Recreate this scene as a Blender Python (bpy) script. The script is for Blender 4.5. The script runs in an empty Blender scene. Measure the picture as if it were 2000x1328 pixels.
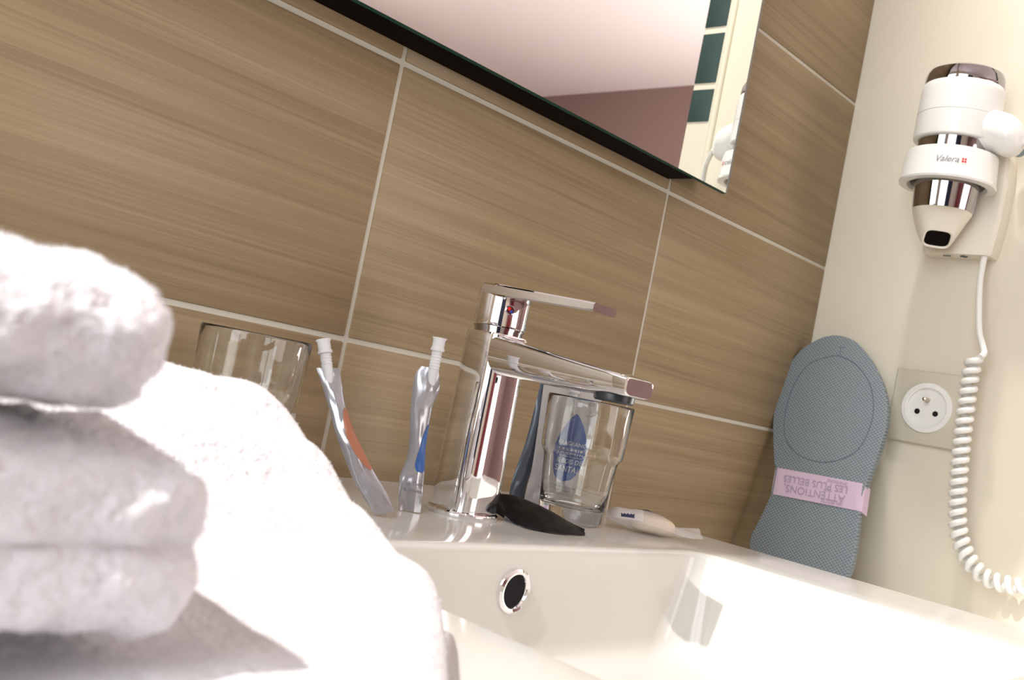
import bpy, bmesh, math, random
from mathutils import Vector, Matrix, noise
random.seed(4)
S = bpy.context.scene
PI = math.pi

# ------------------------------------------------------------------ camera
CAM = Vector((-0.4386, -0.5790, -0.0109))
F = 1981.0
A0, A1, A2 = math.radians(-46.25574), math.radians(92.67101), math.radians(11.2496)
Rm = Matrix.Rotation(A0, 3, 'Z') @ Matrix.Rotation(A1, 3, 'X') @ Matrix.Rotation(A2, 3, 'Z')
cd = bpy.data.cameras.new('camera')
cam = bpy.data.objects.new('camera', cd)
S.collection.objects.link(cam)
cam.matrix_world = Matrix.Translation(CAM) @ Rm.to_4x4()
cd.sensor_width = 36.0
cd.lens = F / 2000 * 36
cd.clip_start = 0.01
cd.dof.use_dof = True
cd.dof.focus_distance = 0.70
cd.dof.aperture_fstop = 18.0
S.camera = cam

# ------------------------------------------------------------------ world, lights, exposure
S.view_settings.view_transform = 'Standard'
S.view_settings.look = 'None'
S.view_settings.gamma = 1
S.view_settings.exposure = 0.62
W = bpy.data.worlds.new('world')
S.world = W
W.use_nodes = True
W.node_tree.nodes['Background'].inputs[0].default_value = (0.9, 0.95, 1.0, 1)
W.node_tree.nodes['Background'].inputs[1].default_value = 0.3


def area(name, loc, target, sx, sy, power, col=(1, 1, 1)):
    l = bpy.data.lights.new(name, 'AREA')
    l.shape = 'RECTANGLE'; l.size = sx; l.size_y = sy; l.energy = power; l.color = col
    o = bpy.data.objects.new(name, l)
    S.collection.objects.link(o)
    o.location = loc
    o.rotation_euler = (Vector(target) - Vector(loc)).to_track_quat('-Z', 'Y').to_euler()
    return o


def spot(name, loc, target, power, angle, blend, size, col=(1, 1, 1)):
    l = bpy.data.lights.new(name, 'SPOT')
    l.energy = power; l.spot_size = math.radians(angle); l.spot_blend = blend
    l.shadow_soft_size = size; l.color = col
    o = bpy.data.objects.new(name, l)
    S.collection.objects.link(o)
    o.location = loc
    o.rotation_euler = (Vector(target) - Vector(loc)).to_track_quat('-Z', 'Y').to_euler()
    return o


# daylight through the side window on the left; two unseen fill lights added in the bedroom
area('window_daylight', (-1.36, -0.62, 0.55), (0, -0.62, 0.35), 0.9, 1.3, 15, (0.93, 0.97, 1.0))
area('bedroom_fill', (3.18, -1.05, 0.35), (1.3, -1.9, 1.0), 1.5, 1.2, 60, (1.0, 0.97, 0.93))  # added fill by the solid far wall, brightens the ceiling in the mirror
area('rear_fill', (0.9, -3.45, 0.4), (0.4, -1.0, 0.3), 1.6, 1.5, 20, (1.0, 0.97, 0.93))  # weak unseen fill added at the rear, no doorway there
# spotlight high in the left corner, and a ceiling downlight for the right wall
spot('corner_spotlight', (-1.10, -0.28, 1.15), (-0.340, -1.330, 0.212), 88, 88.0, 0.02, 0.010, (1.0, 0.97, 0.92))
spot('ceiling_downlight_wall', (0.24, -0.055, 1.44), (0.674, -0.60, 0.20), 55, 56, 1.0, 0.04, (1.0, 0.98, 0.93))

# ------------------------------------------------------------------ helpers
ZD = -0.0970      # basin deck height
XC = 0.6744       # right wall
V = Vector((math.cos(A0 + PI / 2), math.sin(A0 + PI / 2), 0))   # ground direction of view
Rv = Vector((V.y, -V.x, 0))
LOC = {}


def L(x, y, z=0.0, base=(0, 0)):
    """local (right, away, up from the deck) about a base point -> world"""
    return Vector((base[0], base[1], ZD)) + Rv * x + V * y + Vector((0, 0, z))


def tag(o, label=None, cat=None, group=None, kind=None):
    if label: o['label'] = label
    if cat: o['category'] = cat
    if group: o['group'] = group
    if kind: o['kind'] = kind
    return o


def thing(name, loc, label, cat, group=None):
    o = bpy.data.objects.new(name, None)
    o.empty_display_size = 0.02
    S.collection.objects.link(o)
    o.location = loc
    LOC[o.name] = Vector(loc)
    return tag(o, label, cat, group)


def obj(name, bm, mats, parent=None, origin=None, smooth=True, sharp=35):
    """link a bmesh given in world coordinates as ONE mesh object"""
    if parent is not None:
        off = LOC[parent.name]
    else:
        off = Vector(origin) if origin is not None else Vector((0, 0, 0))
    bmesh.ops.translate(bm, verts=bm.verts, vec=-off)
    bmesh.ops.recalc_face_normals(bm, faces=bm.faces)
    me = bpy.data.meshes.new(name)
    if smooth:
        for f in bm.faces: f.smooth = True
        ca = math.cos(math.radians(sharp))
        for e in bm.edges:
            if len(e.link_faces) == 2 and e.link_faces[0].normal.dot(e.link_faces[1].normal) < ca:
                e.smooth = False
    bm.to_mesh(me); bm.free()
    for m in (mats if isinstance(mats, (list, tuple)) else [mats]):
        me.materials.append(m)
    o = bpy.data.objects.new(name, me)
    S.collection.objects.link(o)
    if parent is not None:
        o.parent = parent
        LOC[o.name] = off
    else:
        o.location = off
        LOC[o.name] = off
    return o


def newbm(): return bmesh.new()


def add_box(bm, x0, x1, y0, y1, z0, z1, bev=0.0, seg=2, mi=0):
    r = bmesh.ops.create_cube(bm, size=1)
    vs = r['verts']
    for v in vs:
        v.co = Vector((x0 + (v.co.x + .5) * (x1 - x0), y0 + (v.co.y + .5) * (y1 - y0), z0 + (v.co.z + .5) * (z1 - z0)))
    fs = set(f for v in vs for f in v.link_faces)
    for f in fs: f.material_index = mi
    if bev > 0:
        es = list(set(e for v in vs for e in v.link_edges))
        bmesh.ops.bevel(bm, geom=es, offset=bev, segments=seg, affect='EDGES', profile=0.5)
    return vs


def add_loft(bm, loops, closed=True, cap0=True, cap1=True, mi=0):
    rows = [[bm.verts.new(p) for p in lp] for lp in loops]
    n = len(rows[0])
    for a, b in zip(rows[:-1], rows[1:]):
        for i in range(n if closed else n - 1):
            j = (i + 1) % n
            try:
                f = bm.faces.new((a[i], a[j], b[j], b[i])); f.material_index = mi
            except ValueError:
                pass
    if cap0: bm.faces.new(rows[0][::-1]).material_index = mi
    if cap1: bm.faces.new(rows[-1]).material_index = mi
    return rows


def frame(d):
    d = Vector(d).normalized()
    a = Vector((0, 0, 1)) if abs(d.z) < 0.9 else Vector((1, 0, 0))
    u = a.cross(d).normalized()
    return u, d.cross(u).normalized()


def add_lathe(bm, org, axis, prof, n=48, cap0=False, cap1=False, mi=0, rfun=None):
    org = Vector(org); axis = Vector(axis).normalized(); u, w = frame(axis)
    loops = []
    for (r, h) in prof:
        lp = []
        for i in range(n):
            t = 2 * PI * i / n
            rr = max(r, 1e-5)
            if rfun: rr = rfun(rr, h, t)
            lp.append(org + axis * h + u * (rr * math.cos(t)) + w * (rr * math.sin(t)))
        loops.append(lp)
    add_loft(bm, loops, True, cap0, cap1, mi)


def add_tube(bm, pts, rad, n=10, mi=0, cap=True):
    pts = [Vector(p) for p in pts]
    loops = []; u = None
    for i, p in enumerate(pts):
        d = (pts[min(i + 1, len(pts) - 1)] - pts[max(i - 1, 0)]).normalized()
        if u is None: u, w = frame(d)
        else:
            u = (u - d * u.dot(d)).normalized(); w = d.cross(u)
        r = rad[i] if isinstance(rad, (list, tuple)) else rad
        loops.append([p + u * (r * math.cos(2 * PI * k / n)) + w * (r * math.sin(2 * PI * k / n)) for k in range(n)])
    add_loft(bm, loops, True, cap, cap, mi)


def spline(pts, n):
    pts = [Vector(p) for p in pts]; out = []
    m = len(pts) - 1
    for k in range(n + 1):
        t = k / n * m; i = min(int(t), m - 1); f = t - i
        p0 = pts[max(i - 1, 0)]; p1 = pts[i]; p2 = pts[i + 1]; p3 = pts[min(i + 2, m)]
        out.append(0.5 * ((2 * p1) + (p2 - p0) * f + (2 * p0 - 5 * p1 + 4 * p2 - p3) * f * f + (3 * p1 - p0 - 3 * p2 + p3) * f ** 3))
    return out


def lerp_tab(tab, x):
    if x <= tab[0][0]: return tab[0][1]
    for (a, p), (b, q) in zip(tab[:-1], tab[1:]):
        if x <= b:
            t = (x - a) / (b - a); t = t * t * (3 - 2 * t)
            return p + (q - p) * t
    return tab[-1][1]


def text_verts(body, size, shear=0.0, align='CENTER'):
    cu = bpy.data.curves.new('lettering_curve', 'FONT')
    cu.body = body; cu.size = size; cu.shear = shear; cu.align_x = align; cu.align_y = 'CENTER'
    cu.resolution_u = 3
    o = bpy.data.objects.new('lettering_curve', cu)
    S.collection.objects.link(o)
    dg = bpy.context.evaluated_depsgraph_get()
    me = bpy.data.meshes.new_from_object(o.evaluated_get(dg))
    vs = [v.co.copy() for v in me.vertices]
    fs = [list(p.vertices) for p in me.polygons]
    bpy.data.objects.remove(o); bpy.data.curves.remove(cu); bpy.data.meshes.remove(me)
    return vs, fs


def add_text(bm, body, size, fn, shear=0.0, mi=0, align='CENTER'):
    vs, fs = text_verts(body, size, shear, align)
    nv = [bm.verts.new(fn(v.x, v.y)) for v in vs]
    for f in fs:
        try: bm.faces.new([nv[i] for i in f]).material_index = mi
        except ValueError: pass


# ------------------------------------------------------------------ materials
def mat(name, col, rough=0.5, metal=0.0, trans=0.0, ior=1.45, alpha=1.0, coat=0.0, sheen=0.0, spec=0.5, sss=0.0, emit=None):
    m = bpy.data.materials.new(name); m.use_nodes = True
    b = m.node_tree.nodes['Principled BSDF']
    b.inputs['Base Color'].default_value = (*col, 1)
    b.inputs['Roughness'].default_value = rough
    b.inputs['Metallic'].default_value = metal
    b.inputs['Transmission Weight'].default_value = trans
    b.inputs['IOR'].default_value = ior
    b.inputs['Alpha'].default_value = alpha
    b.inputs['Coat Weight'].default_value = coat
    b.inputs['Coat Roughness'].default_value = 0.05
    b.inputs['Sheen Weight'].default_value = sheen
    b.inputs['Specular IOR Level'].default_value = spec
    if sss:
        b.inputs['Subsurface Weight'].default_value = sss
        b.inputs['Subsurface Radius'].default_value = (0.004, 0.004, 0.004)
    if emit:
        b.inputs['Emission Color'].default_value = (*emit[0], 1)
        b.inputs['Emission Strength'].default_value = emit[1]
    return m


def nd(m, t, **kw):
    n = m.node_tree.nodes.new(t)
    for k, v in kw.items(): setattr(n, k, v)
    return n


def lk(m, a, b): m.node_tree.links.new(a, b)


def add_bump(m, scale, strength, dist=0.001, detail=3, vscale=(1, 1, 1)):
    tc = nd(m, 'ShaderNodeTexCoord'); mp = nd(m, 'ShaderNodeMapping'); mp.inputs['Scale'].default_value = vscale
    nz = nd(m, 'ShaderNodeTexNoise'); nz.inputs['Scale'].default_value = scale; nz.inputs['Detail'].default_value = detail
    bp = nd(m, 'ShaderNodeBump'); bp.inputs['Strength'].default_value = strength; bp.inputs['Distance'].default_value = dist
    lk(m, tc.outputs['Object'], mp.inputs['Vector']); lk(m, mp.outputs['Vector'], nz.inputs['Vector'])
    lk(m, nz.outputs['Fac'], bp.inputs['Height']); lk(m, bp.outputs['Normal'], m.node_tree.nodes['Principled BSDF'].inputs['Normal'])
    return m


TW, TH = 0.3397, 0.2023


def tile_mat():
    m = mat('striated_tile', (0.4, 0.28, 0.17), 0.42)
    b = m.node_tree.nodes['Principled BSDF']
    tc = nd(m, 'ShaderNodeTexCoord'); sp = nd(m, 'ShaderNodeSeparateXYZ'); lk(m, tc.outputs['Object'], sp.inputs[0])

    def math_(op, a, bb=None, c=None):
        n = nd(m, 'ShaderNodeMath', operation=op)
        for i, x in enumerate((a, bb, c)):
            if x is None: continue
            if isinstance(x, (int, float)): n.inputs[i].default_value = x
            else: lk(m, x, n.inputs[i])
        return n.outputs[0]
    ix = math_('FLOOR', math_('DIVIDE', sp.outputs['X'], TW)); iz = math_('FLOOR', math_('DIVIDE', sp.outputs['Z'], TH))
    wid = math_('ADD', math_('MULTIPLY', ix, 3.71), math_('MULTIPLY', iz, 7.93))
    # faint waviness and tilt of the grain
    z2 = math_('ADD', sp.outputs['Z'], math_('MULTIPLY', sp.outputs['X'], 0.018))

    def grain(sx, sz, det, rough=0.6):
        cv = nd(m, 'ShaderNodeCombineXYZ')
        lk(m, math_('MULTIPLY', sp.outputs['X'], sx), cv.inputs[0]); lk(m, math_('MULTIPLY', z2, sz), cv.inputs[2])
        nz = nd(m, 'ShaderNodeTexNoise', noise_dimensions='4D')
        nz.inputs['Scale'].default_value = 1.0; nz.inputs['Detail'].default_value = det; nz.inputs['Roughness'].default_value = rough
        lk(m, cv.outputs[0], nz.inputs['Vector']); lk(m, wid, nz.inputs['W'])
        return nz.outputs['Fac']
    g1 = grain(1.6, 85, 4, 0.65); g2 = grain(3.5, 460, 4, 0.75); g3 = grain(1.2, 22, 1)
    v = math_('ADD', math_('MULTIPLY', g1, 0.45), math_('ADD', math_('MULTIPLY', g2, 0.4), math_('MULTIPLY', g3, 0.15)))
    cr = nd(m, 'ShaderNodeValToRGB'); e = cr.color_ramp.elements
    e[0].position = 0.34; e[0].color = (0.195, 0.135, 0.070, 1)
    e[1].position = 0.66; e[1].color = (0.375, 0.282, 0.165, 1)
    x = e.new(0.49); x.color = (0.280, 0.202, 0.109, 1)
    lk(m, v, cr.inputs[0]); lk(m, cr.outputs[0], b.inputs['Base Color'])
    bp = nd(m, 'ShaderNodeBump'); bp.inputs['Strength'].default_value = 0.25; bp.inputs['Distance'].default_value = 0.0006
    lk(m, g2, bp.inputs['Height']); lk(m, bp.outputs[0], b.inputs['Normal'])
    return m


def sole_mat():
    m = mat('diamond_sole', (0.3, 0.35, 0.37), 0.6)
    b = m.node_tree.nodes['Principled BSDF']
    tc = nd(m, 'ShaderNodeTexCoord'); sp = nd(m, 'ShaderNodeSeparateXYZ'); lk(m, tc.outputs['Object'], sp.inputs[0])

    def math_(op, a, bb=None):
        n = nd(m, 'ShaderNodeMath', operation=op)
        for i, x in enumerate((a, bb)):
            if x is None: continue
            if isinstance(x, (int, float)): n.inputs[i].default_value = x
            else: lk(m, x, n.inputs[i])
        return n.outputs[0]
    k = 2 * PI / 0.0036
    s1 = math_('SINE', math_('MULTIPLY', math_('ADD', math_('MULTIPLY', sp.outputs['Y'], 0.8), sp.outputs['Z']), k))
    s2 = math_('SINE', math_('MULTIPLY', math_('SUBTRACT', math_('MULTIPLY', sp.outputs['Y'], 0.8), sp.outputs['Z']), k))
    v = math_('MAXIMUM', s1, s2)
    v = math_('SUBTRACT', 1.0, math_('MULTIPLY', math_('POWER', math_('MAXIMUM', v, 0.0), 6.0), 1.0))
    cr = nd(m, 'ShaderNodeValToRGB'); e = cr.color_ramp.elements
    e[0].position = 0.0; e[0].color = (0.36, 0.42, 0.44, 1)
    e[1].position = 1.0; e[1].color = (0.14, 0.17, 0.19, 1)
    lk(m, v, cr.inputs[0]); lk(m, cr.outputs[0], b.inputs['Base Color'])
    bp = nd(m, 'ShaderNodeBump'); bp.inputs['Strength'].default_value = 0.5; bp.inputs['Distance'].default_value = 0.0006; bp.invert = True
    lk(m, v, bp.inputs['Height']); lk(m, bp.outputs[0], b.inputs['Normal'])
    return m


M = dict(
    tile=tile_mat(),
    grout=add_bump(mat('grout', (0.56, 0.53, 0.45), 0.9), 900, 0.3, 0.0004),
    plaster=add_bump(mat('cream_plaster', (0.72, 0.66, 0.54), 0.7), 260, 0.12, 0.0008),
    ceil=mat('ceiling_paint', (0.90, 0.79, 0.79), 0.85),
    mauve=mat('mauve_paint', (0.33, 0.22, 0.205), 0.8),
    floor=mat('dark_floor', (0.16, 0.11, 0.08), 0.4),
    reflected_panel=mat('dark_red_panel', (0.20, 0.02, 0.03), 0.4),
    frame_white=mat('white_frame', (0.75, 0.75, 0.73), 0.4),
    navy=mat('dark_navy_panel', (0.012, 0.018, 0.045), 0.7),
    mosaic=mat('dark_green_glass_tile', (0.022, 0.048, 0.044), 0.5),
    ceramic=mat('white_ceramic', (0.64, 0.622, 0.58), 0.13),
    chrome=mat('chrome', (0.86, 0.86, 0.88), 0.035, metal=1.0),
    chrome_dark=mat('smoked_chrome', (0.42, 0.40, 0.42), 0.06, metal=1.0),
    black=mat('black_rubber', (0.012, 0.014, 0.018), 0.35),
    hole=mat('hole_shade', (0.004, 0.004, 0.005), 0.9),  # near-black colour standing in for the shade inside holes
    red=mat('red_dot', (0.7, 0.02, 0.02), 0.3),
    blue_dot=mat('blue_dot', (0.03, 0.05, 0.35), 0.3),
    mirror=mat('silvered_glass', (0.90, 0.93, 0.90), 0.0, metal=1.0),
    edge=mat('green_glass_edge', (0.004, 0.075, 0.055), 0.45, spec=0.2),
    bevel=mat('polished_bevel', (0.22, 0.21, 0.19), 0.4, metal=0.4),
    backing=mat('dark_backing', (0.006, 0.003, 0.003), 0.8, spec=0.1),
    glass=mat('clear_glass', (0.97, 0.985, 0.98), 0.0, trans=1.0, ior=1.46),
    foil=add_bump(mat('silver_sachet_film', (0.36, 0.355, 0.38), 0.26, metal=0.55, coat=0.6), 90, 0.5, 0.0015, 2, (1, 1, .35)),
    foil_light=add_bump(mat('pale_sachet_film', (0.50, 0.475, 0.47), 0.32, metal=0.1, coat=0.4), 80, 0.35, 0.001, 2),
    foil_dark=add_bump(mat('blue_grey_sachet_film', (0.10, 0.125, 0.165), 0.3, metal=0.3, coat=0.4), 80, 0.4, 0.001, 2),
    blackfilm=add_bump(mat('black_packet_film', (0.005, 0.0035, 0.0035), 0.45, spec=0.25), 120, 0.5, 0.001, 2),
    blue=mat('blue_print', (0.025, 0.10, 0.33), 0.35),
    orange=mat('orange_print', (0.36, 0.135, 0.07), 0.4),
    print_grey=mat('grey_print', (0.22, 0.21, 0.24), 0.5),
    print_pale=mat('pale_print', (0.62, 0.64, 0.70), 0.5),
    print_dark=mat('navy_print', (0.03, 0.035, 0.09), 0.5),
    cap=mat('frosted_plastic', (0.88, 0.87, 0.88), 0.25, trans=0.35, ior=1.3),
    film=mat('clear_wrapper_film', (0.85, 0.84, 0.83), 0.18, alpha=0.3),
    film_print=mat('milky_wrapper_film', (0.80, 0.77, 0.77), 0.35, alpha=0.6),
    soap=mat('cream_soap', (0.72, 0.58, 0.42), 0.4),
    sole=sole_mat(),
    sole_side=mat('sole_side', (0.24, 0.32, 0.35), 0.6),
    groove=mat('groove_dark_line', (0.10, 0.13, 0.15), 0.7),  # dark grey carrying the groove's shade; the plate marks share it
    pink=mat('pink_paper', (0.60, 0.46, 0.58), 0.6),
    pink_ink=mat('mauve_ink', (0.36, 0.27, 0.38), 0.6),
    plate=mat('beige_plastic', (0.60, 0.55, 0.44), 0.4),
    white_pl=mat('white_plastic', (0.84, 0.83, 0.79), 0.28),
    cream_pl=mat('cream_plastic', (0.80, 0.75, 0.64), 0.3),
    brass=mat('nickel_pin', (0.55, 0.45, 0.36), 0.2, metal=1.0),
    bluegrey=mat('blue_grey_button', (0.25, 0.33, 0.38), 0.35),
    terry=None,
)
M['terry'] = add_bump(mat('white_terry', (0.62, 0.602, 0.625), 0.95, sheen=0.2), 300, 0.8, 0.003, 4)

# ------------------------------------------------------------------ the room
XL, YB, ZF, ZC, XR2 = -1.30, -3.60, -0.97, 1.50, 3.25


def setting(name, bm, m, **k):
    o = obj(name, bm, m, None, (0, 0, 0), **k)
    o['kind'] = 'structure'
    return o


# tiled wall: bevelled tiles standing 1.2 mm proud of their grout bed
bm = newbm()
add_box(bm, XL, XC, 0.0012, 0.06, ZF, ZC, mi=1)
g = 0.0019
for i in range(-4, 2):
    for j in range(-5, 8):
        x0, x1 = i * TW + g, (i + 1) * TW - g
        z0, z1 = j * TH + g, (j + 1) * TH - g
        x0 = max(x0, XL); x1 = min(x1, XC - 0.0015); z0 = max(z0, ZF); z1 = min(z1, ZC)
        if z1 - z0 < 0.01: continue
        n0 = len(bm.faces)
        add_box(bm, x0, x1, 0.0, 0.010, z0, z1, bev=0.0011, seg=2)
setting('wall_back', bm, [M['tile'], M['grout']])

bm = newbm()      # cream partition on the right, it stops after 31 cm
add_box(bm, XC, XC + 0.10, -0.3105, 0.06, ZF, ZC, bev=0.0008)
setting('wall_right', bm, M['plaster'])
bm = newbm()
add_box(bm, XC + 0.10, XR2, 0.0, 0.06, ZF, ZC)
setting('wall_bedroom', bm, M['ceil'])
bm = newbm(); add_box(bm, XR2, XR2 + 0.06, YB, 0.06, ZF, ZC); setting('wall_far', bm, M['mauve'])
bm = newbm(); add_box(bm, XL - 0.1, XR2 + 0.1, YB - 0.1, 0.1, ZC, ZC + 0.06); setting('ceiling', bm, M['ceil'])
bm = newbm(); add_box(bm, XL - 0.1, XR2 + 0.1, YB - 0.1, 0.1, ZF - 0.06, ZF); setting('floor', bm, M['floor'])
# left wall with the window opening (y -1.07..-0.17, z -0.1..1.2)
bm = newbm()
add_box(bm, XL - 0.06, XL, YB, -1.07, ZF, ZC)
add_box(bm, XL - 0.06, XL, -0.17, 0.06, ZF, ZC)
add_box(bm, XL - 0.06, XL, -1.07, -0.17, ZF, -0.10)
add_box(bm, XL - 0.06, XL, -1.07, -0.17, 1.20, ZC)
setting('wall_left', bm, M['plaster'])
bm = newbm()
for (a, b, c, d) in ((-1.07, -1.03, -.10, 1.20), (-.21, -.17, -.10, 1.20), (-1.03, -.21, -.10, -.06), (-1.03, -.21, 1.16, 1.20), (-.635, -.605, -.06, 1.16)):
    add_box(bm, XL - 0.03, XL + 0.01, a, b, c, d)
setting('window_1', bm, M['frame_white'])
# wall behind the photographer closed all along, no window opening
bm = newbm()
add_box(bm, XL, 0.3, YB - 0.06, YB, ZF, ZC); add_box(bm, 2.5, XR2, YB - 0.06, YB, ZF, ZC)
add_box(bm, 0.3, 2.5, YB - 0.06, YB, ZF, ZC)
setting('wall_front', bm, M['mauve'])
bm = newbm(); add_box(bm, -1.0, -0.15, YB, YB + 0.04, ZF, 1.1, bev=0.004); setting('reflected_panel_1', bm, M['reflected_panel'])  # unseen panel added for the dark red stripe reflected in the chrome
bm = newbm(); add_box(bm, XL, XL + 0.04, -1.75, -1.10, ZF, 1.2, bev=0.004); setting('reflected_panel_2', bm, M['navy'])  # unseen panel added for the navy band reflected in the chrome
# vertical trims near the free end of the partition: a cream bead and a strip of dark glass tiles
bm = newbm(); add_tube(bm, [(XC - 0.002, -0.2672, z) for z in (0.06, 0.7, 1.49)], 0.0042, 14); setting('trim_1', bm, M['plaster'])
bm = newbm()
z = 0.392
hs = 0.0445
zz = 0.3925
rows = [(0.3925, 0.4372)] + [(0.4468 + k * 0.0793, 0.4468 + k * 0.0793 + 0.0693) for k in range(0, 12)]
for (a, b) in rows:
    add_box(bm, XC - 0.0015, XC + 0.004, -0.3098, -0.2760, a, b, bev=0.0005)
setting('trim_2', bm, M['mosaic'])

# shelf the slippers stand on, between basin and partition
bm = newbm(); add_box(bm, 0.300, XC - 0.001, -0.47, -0.001, -0.205, -0.170, bev=0.003)
o = obj('side_shelf', bm, M['white_pl'], None, (0.48, -0.2, -0.205)); tag(o, 'white side shelf low in the corner behind the basin, under the grey slipper', 'shelf')

# ------------------------------------------------------------------ mirror
t = thing('wall_mirror', (0.0, 0, 0.2135), 'large frameless wall mirror with dark backing and green glass edge on the tiled wall', 'mirror')
bm = newbm(); add_box(bm, -0.33, 0.3336, -0.0285, 0.0, 0.2135, 0.93, bev=0.0008)
obj('backing_box', bm, M['backing'], t)
bm = newbm(); add_box(bm, -0.38, 0.3857, -0.0345, -0.0287, 0.2140, 0.95, mi=1)
bm.normal_update()
for f in bm.faces:
    if f.normal.y < -0.9: f.material_index = 0
add_box(bm, 0.3828, 0.3858, -0.0347, -0.0344, 0.2142, 0.95, mi=2)
obj('mirror_pane', bm, [M['mirror'], M['edge'], M['bevel']], t, smooth=False)

# ------------------------------------------------------------------ wash basin


def rr(x0, x1, y0, y1, rad, z, nc=8, ne=12):
    cx = [(x1 - rad, y1 - rad, 0), (x0 + rad, y1 - rad, 90), (x0 + rad, y0 + rad, 180), (x1 - rad, y0 + rad, 270)]
    pts = []
    for k, (a, b, d) in enumerate(cx):
        arc = [Vector((a + rad * math.cos(math.radians(d + 90 * i / nc)), b + rad * math.sin(math.radians(d + 90 * i / nc)), z)) for i in range(nc + 1)]
        pts += arc
        a2, b2, d2 = cx[(k + 1) % 4]
        nx = Vector((a2 + rad * math.cos(math.radians(d2)), b2 + rad * math.sin(math.radians(d2)), z))
        for i in range(1, ne): pts.append(arc[-1].lerp(nx, i / ne))
    return pts


bx0, bx1, by0, by1 = -0.66, 0.2813, -0.475, -0.0015
ix0, ix1, iy0, iy1 = -0.1615, 0.1845, -0.435, -0.2000
loops = [rr(bx0 + .02, bx1 - .02, by0 + .02, by1 - .0, .01, ZD - 0.17), rr(bx0 + .004, bx1 - .004, by0 + .004, by1, .01, ZD - 0.16),
         rr(bx0, bx1, by0, by1, .008, ZD - 0.004)]
for a in (0.3, 0.6, 0.9, 1.0):
    q = 0.004 * (1 - math.sin(a * PI / 2)); dd = 0.004 * (1 - math.cos(a * PI / 2))
    loops.append(rr(bx0 + dd, bx1 - dd, by0 + dd, by1, .008, ZD - q))
loops.append(rr(ix0 - .03, ix1 + .03, iy0 - .02, iy1 + .03, .03, ZD))
R0 = 0.0045
for a in (0, .25, .5, .75, 1):
    s, c = math.sin(a * PI / 2), math.cos(a * PI / 2)
    e = R0 * (1 - s)
    loops.append(rr(ix0 - e, ix1 + e, iy0 - e, iy1 + e, .016 + e, ZD - R0 * (1 - c)))
for k in range(1, 5):
    f = k / 4; loops.append(rr(ix0 + .016 * f, ix1 - .016 * f, iy0 + .016 * f, iy1 - .003 * f, .016 + .012 * f, ZD - R0 - 0.052 * f))
for a in (.2, .4, .6, .8, 1):
    s, c = math.sin(a * PI / 2), math.cos(a * PI / 2)
    e = 0.022 * (1 - c)
    loops.append(rr(ix0 + .016 + e, ix1 - .016 - e, iy0 + .016 + e, iy1 - .003 - e, .028 + e * .2, ZD - R0 - 0.052 - 0.016 * s))
loops.append(rr(-0.05, 0.07, -0.36, -0.28, .035, ZD - 0.080))
loops.append(rr(-0.012, 0.036, -0.342, -0.298, .021, ZD - 0.084))
bm = newbm(); add_loft(bm, loops, True, True, True)
t = thing('wash_basin', (0.01, -0.24, ZD - 0.17), 'wide white ceramic wash basin with rectangular bowl and round overflow hole, below the mirror', 'wash basin')
obj('basin_body', bm, M['ceramic'], t, sharp=50)
ov = Vector((-0.0035, -0.2008, -0.1222))
bm = newbm(); add_lathe(bm, ov, (0, -1, 0), [(.0128, -.001), (.0131, .0010), (.0127, .0024), (.0113, .0034), (.0098, .0030), (.0088, .0016), (.0086, -.001)], 48)
rg = obj('overflow_ring', bm, M['chrome'], t)
bm = newbm(); add_lathe(bm, ov, (0, -1, 0), [(.0001, .0013), (.0088, .0013)], 40); obj('overflow_dark_disc', bm, M['hole'], rg)  # black disc paints the dark of the hole, the bowl wall is solid
bm = newbm(); add_lathe(bm, (0.012, -0.32, ZD - 0.0845), (0, 0, 1), [(.0001, .004), (.016, .0035), (.0195, .0018), (.021, 0.0)], 40); obj('drain_cover', bm, M['chrome'], t)

# ------------------------------------------------------------------ faucet
FX, FY = 0.0315, -0.1155
t = thing('basin_faucet', (FX, FY, ZD), 'chrome single lever mixer tap with flat spout and lever standing on the basin deck', 'faucet')


def sq(cx, cy, z, a, b, n=3.2, N=56):
    out = []
    for i in range(N):
        th = 2 * PI * i / N; c, s = math.cos(th), math.sin(th)
        out.append(Vector((cx + a * math.copysign(abs(c) ** (2 / n), c), cy + b * math.copysign(abs(s) ** (2 / n), s), z)))
    return out


bm = newbm()
add_lathe(bm, (FX, FY, ZD), (0, 0, 1), [(.0228, 0), (.0232, .0006), (.0232, .0028), (.0224, .0036), (.0185, .0040)], 56, cap0=True, cap1=True)
obj('base_flange', bm, M['chrome'], t)
bm = newbm()
lp = []
for (z, a, b) in ((.0038, .0186, .0190), (.006, .0190, .0194), (.03, .0186, .0190), (.06, .0181, .0186), (.09, .0176, .0182), (.112, .0173, .018), (.1172, .0172, .0178), (.1186, .0166, .0172)):
    lp.append(sq(FX, FY, ZD + z, a, b, 3.3))
add_loft(bm, lp)
# spout: rounded bar running towards the bowl, tapering to the tip
sp_ = []
YT = -0.2345
for k in range(15):
    f = k / 14
    y = FY + (YT - FY) * f
    zt = 0.0215 - 0.0127 * f ** 1.05          # top edge height (world z)
    zb = -0.0035 - 0.0012 * math.sin(f * PI) - 0.0002
    if k >= 12: zb += 0.0006
    hw = 0.0165 - 0.0026 * f
    zc, hz = (zt + zb) / 2, (zt - zb) / 2
    ring = []
    for i in range(40):
        th = 2 * PI * i / 40; c, s = math.cos(th), math.sin(th)
        px = hw * math.copysign(abs(c) ** (2 / 6), c); pz = hz * math.copysign(abs(s) ** (2 / (7 if s > 0 else 3.0)), s)
        if k == 14: px *= 0.97; pz *= .94
        ring.append(Vector((FX + px, y, zc + pz)))
    sp_.append(ring)
sp_.append([Vector((FX + (p.x - FX) * .93, YT - 0.0009, (p.z - .0023) * .86 + .0023)) for p in sp_[-1]])
add_loft(bm, sp_)
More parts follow.
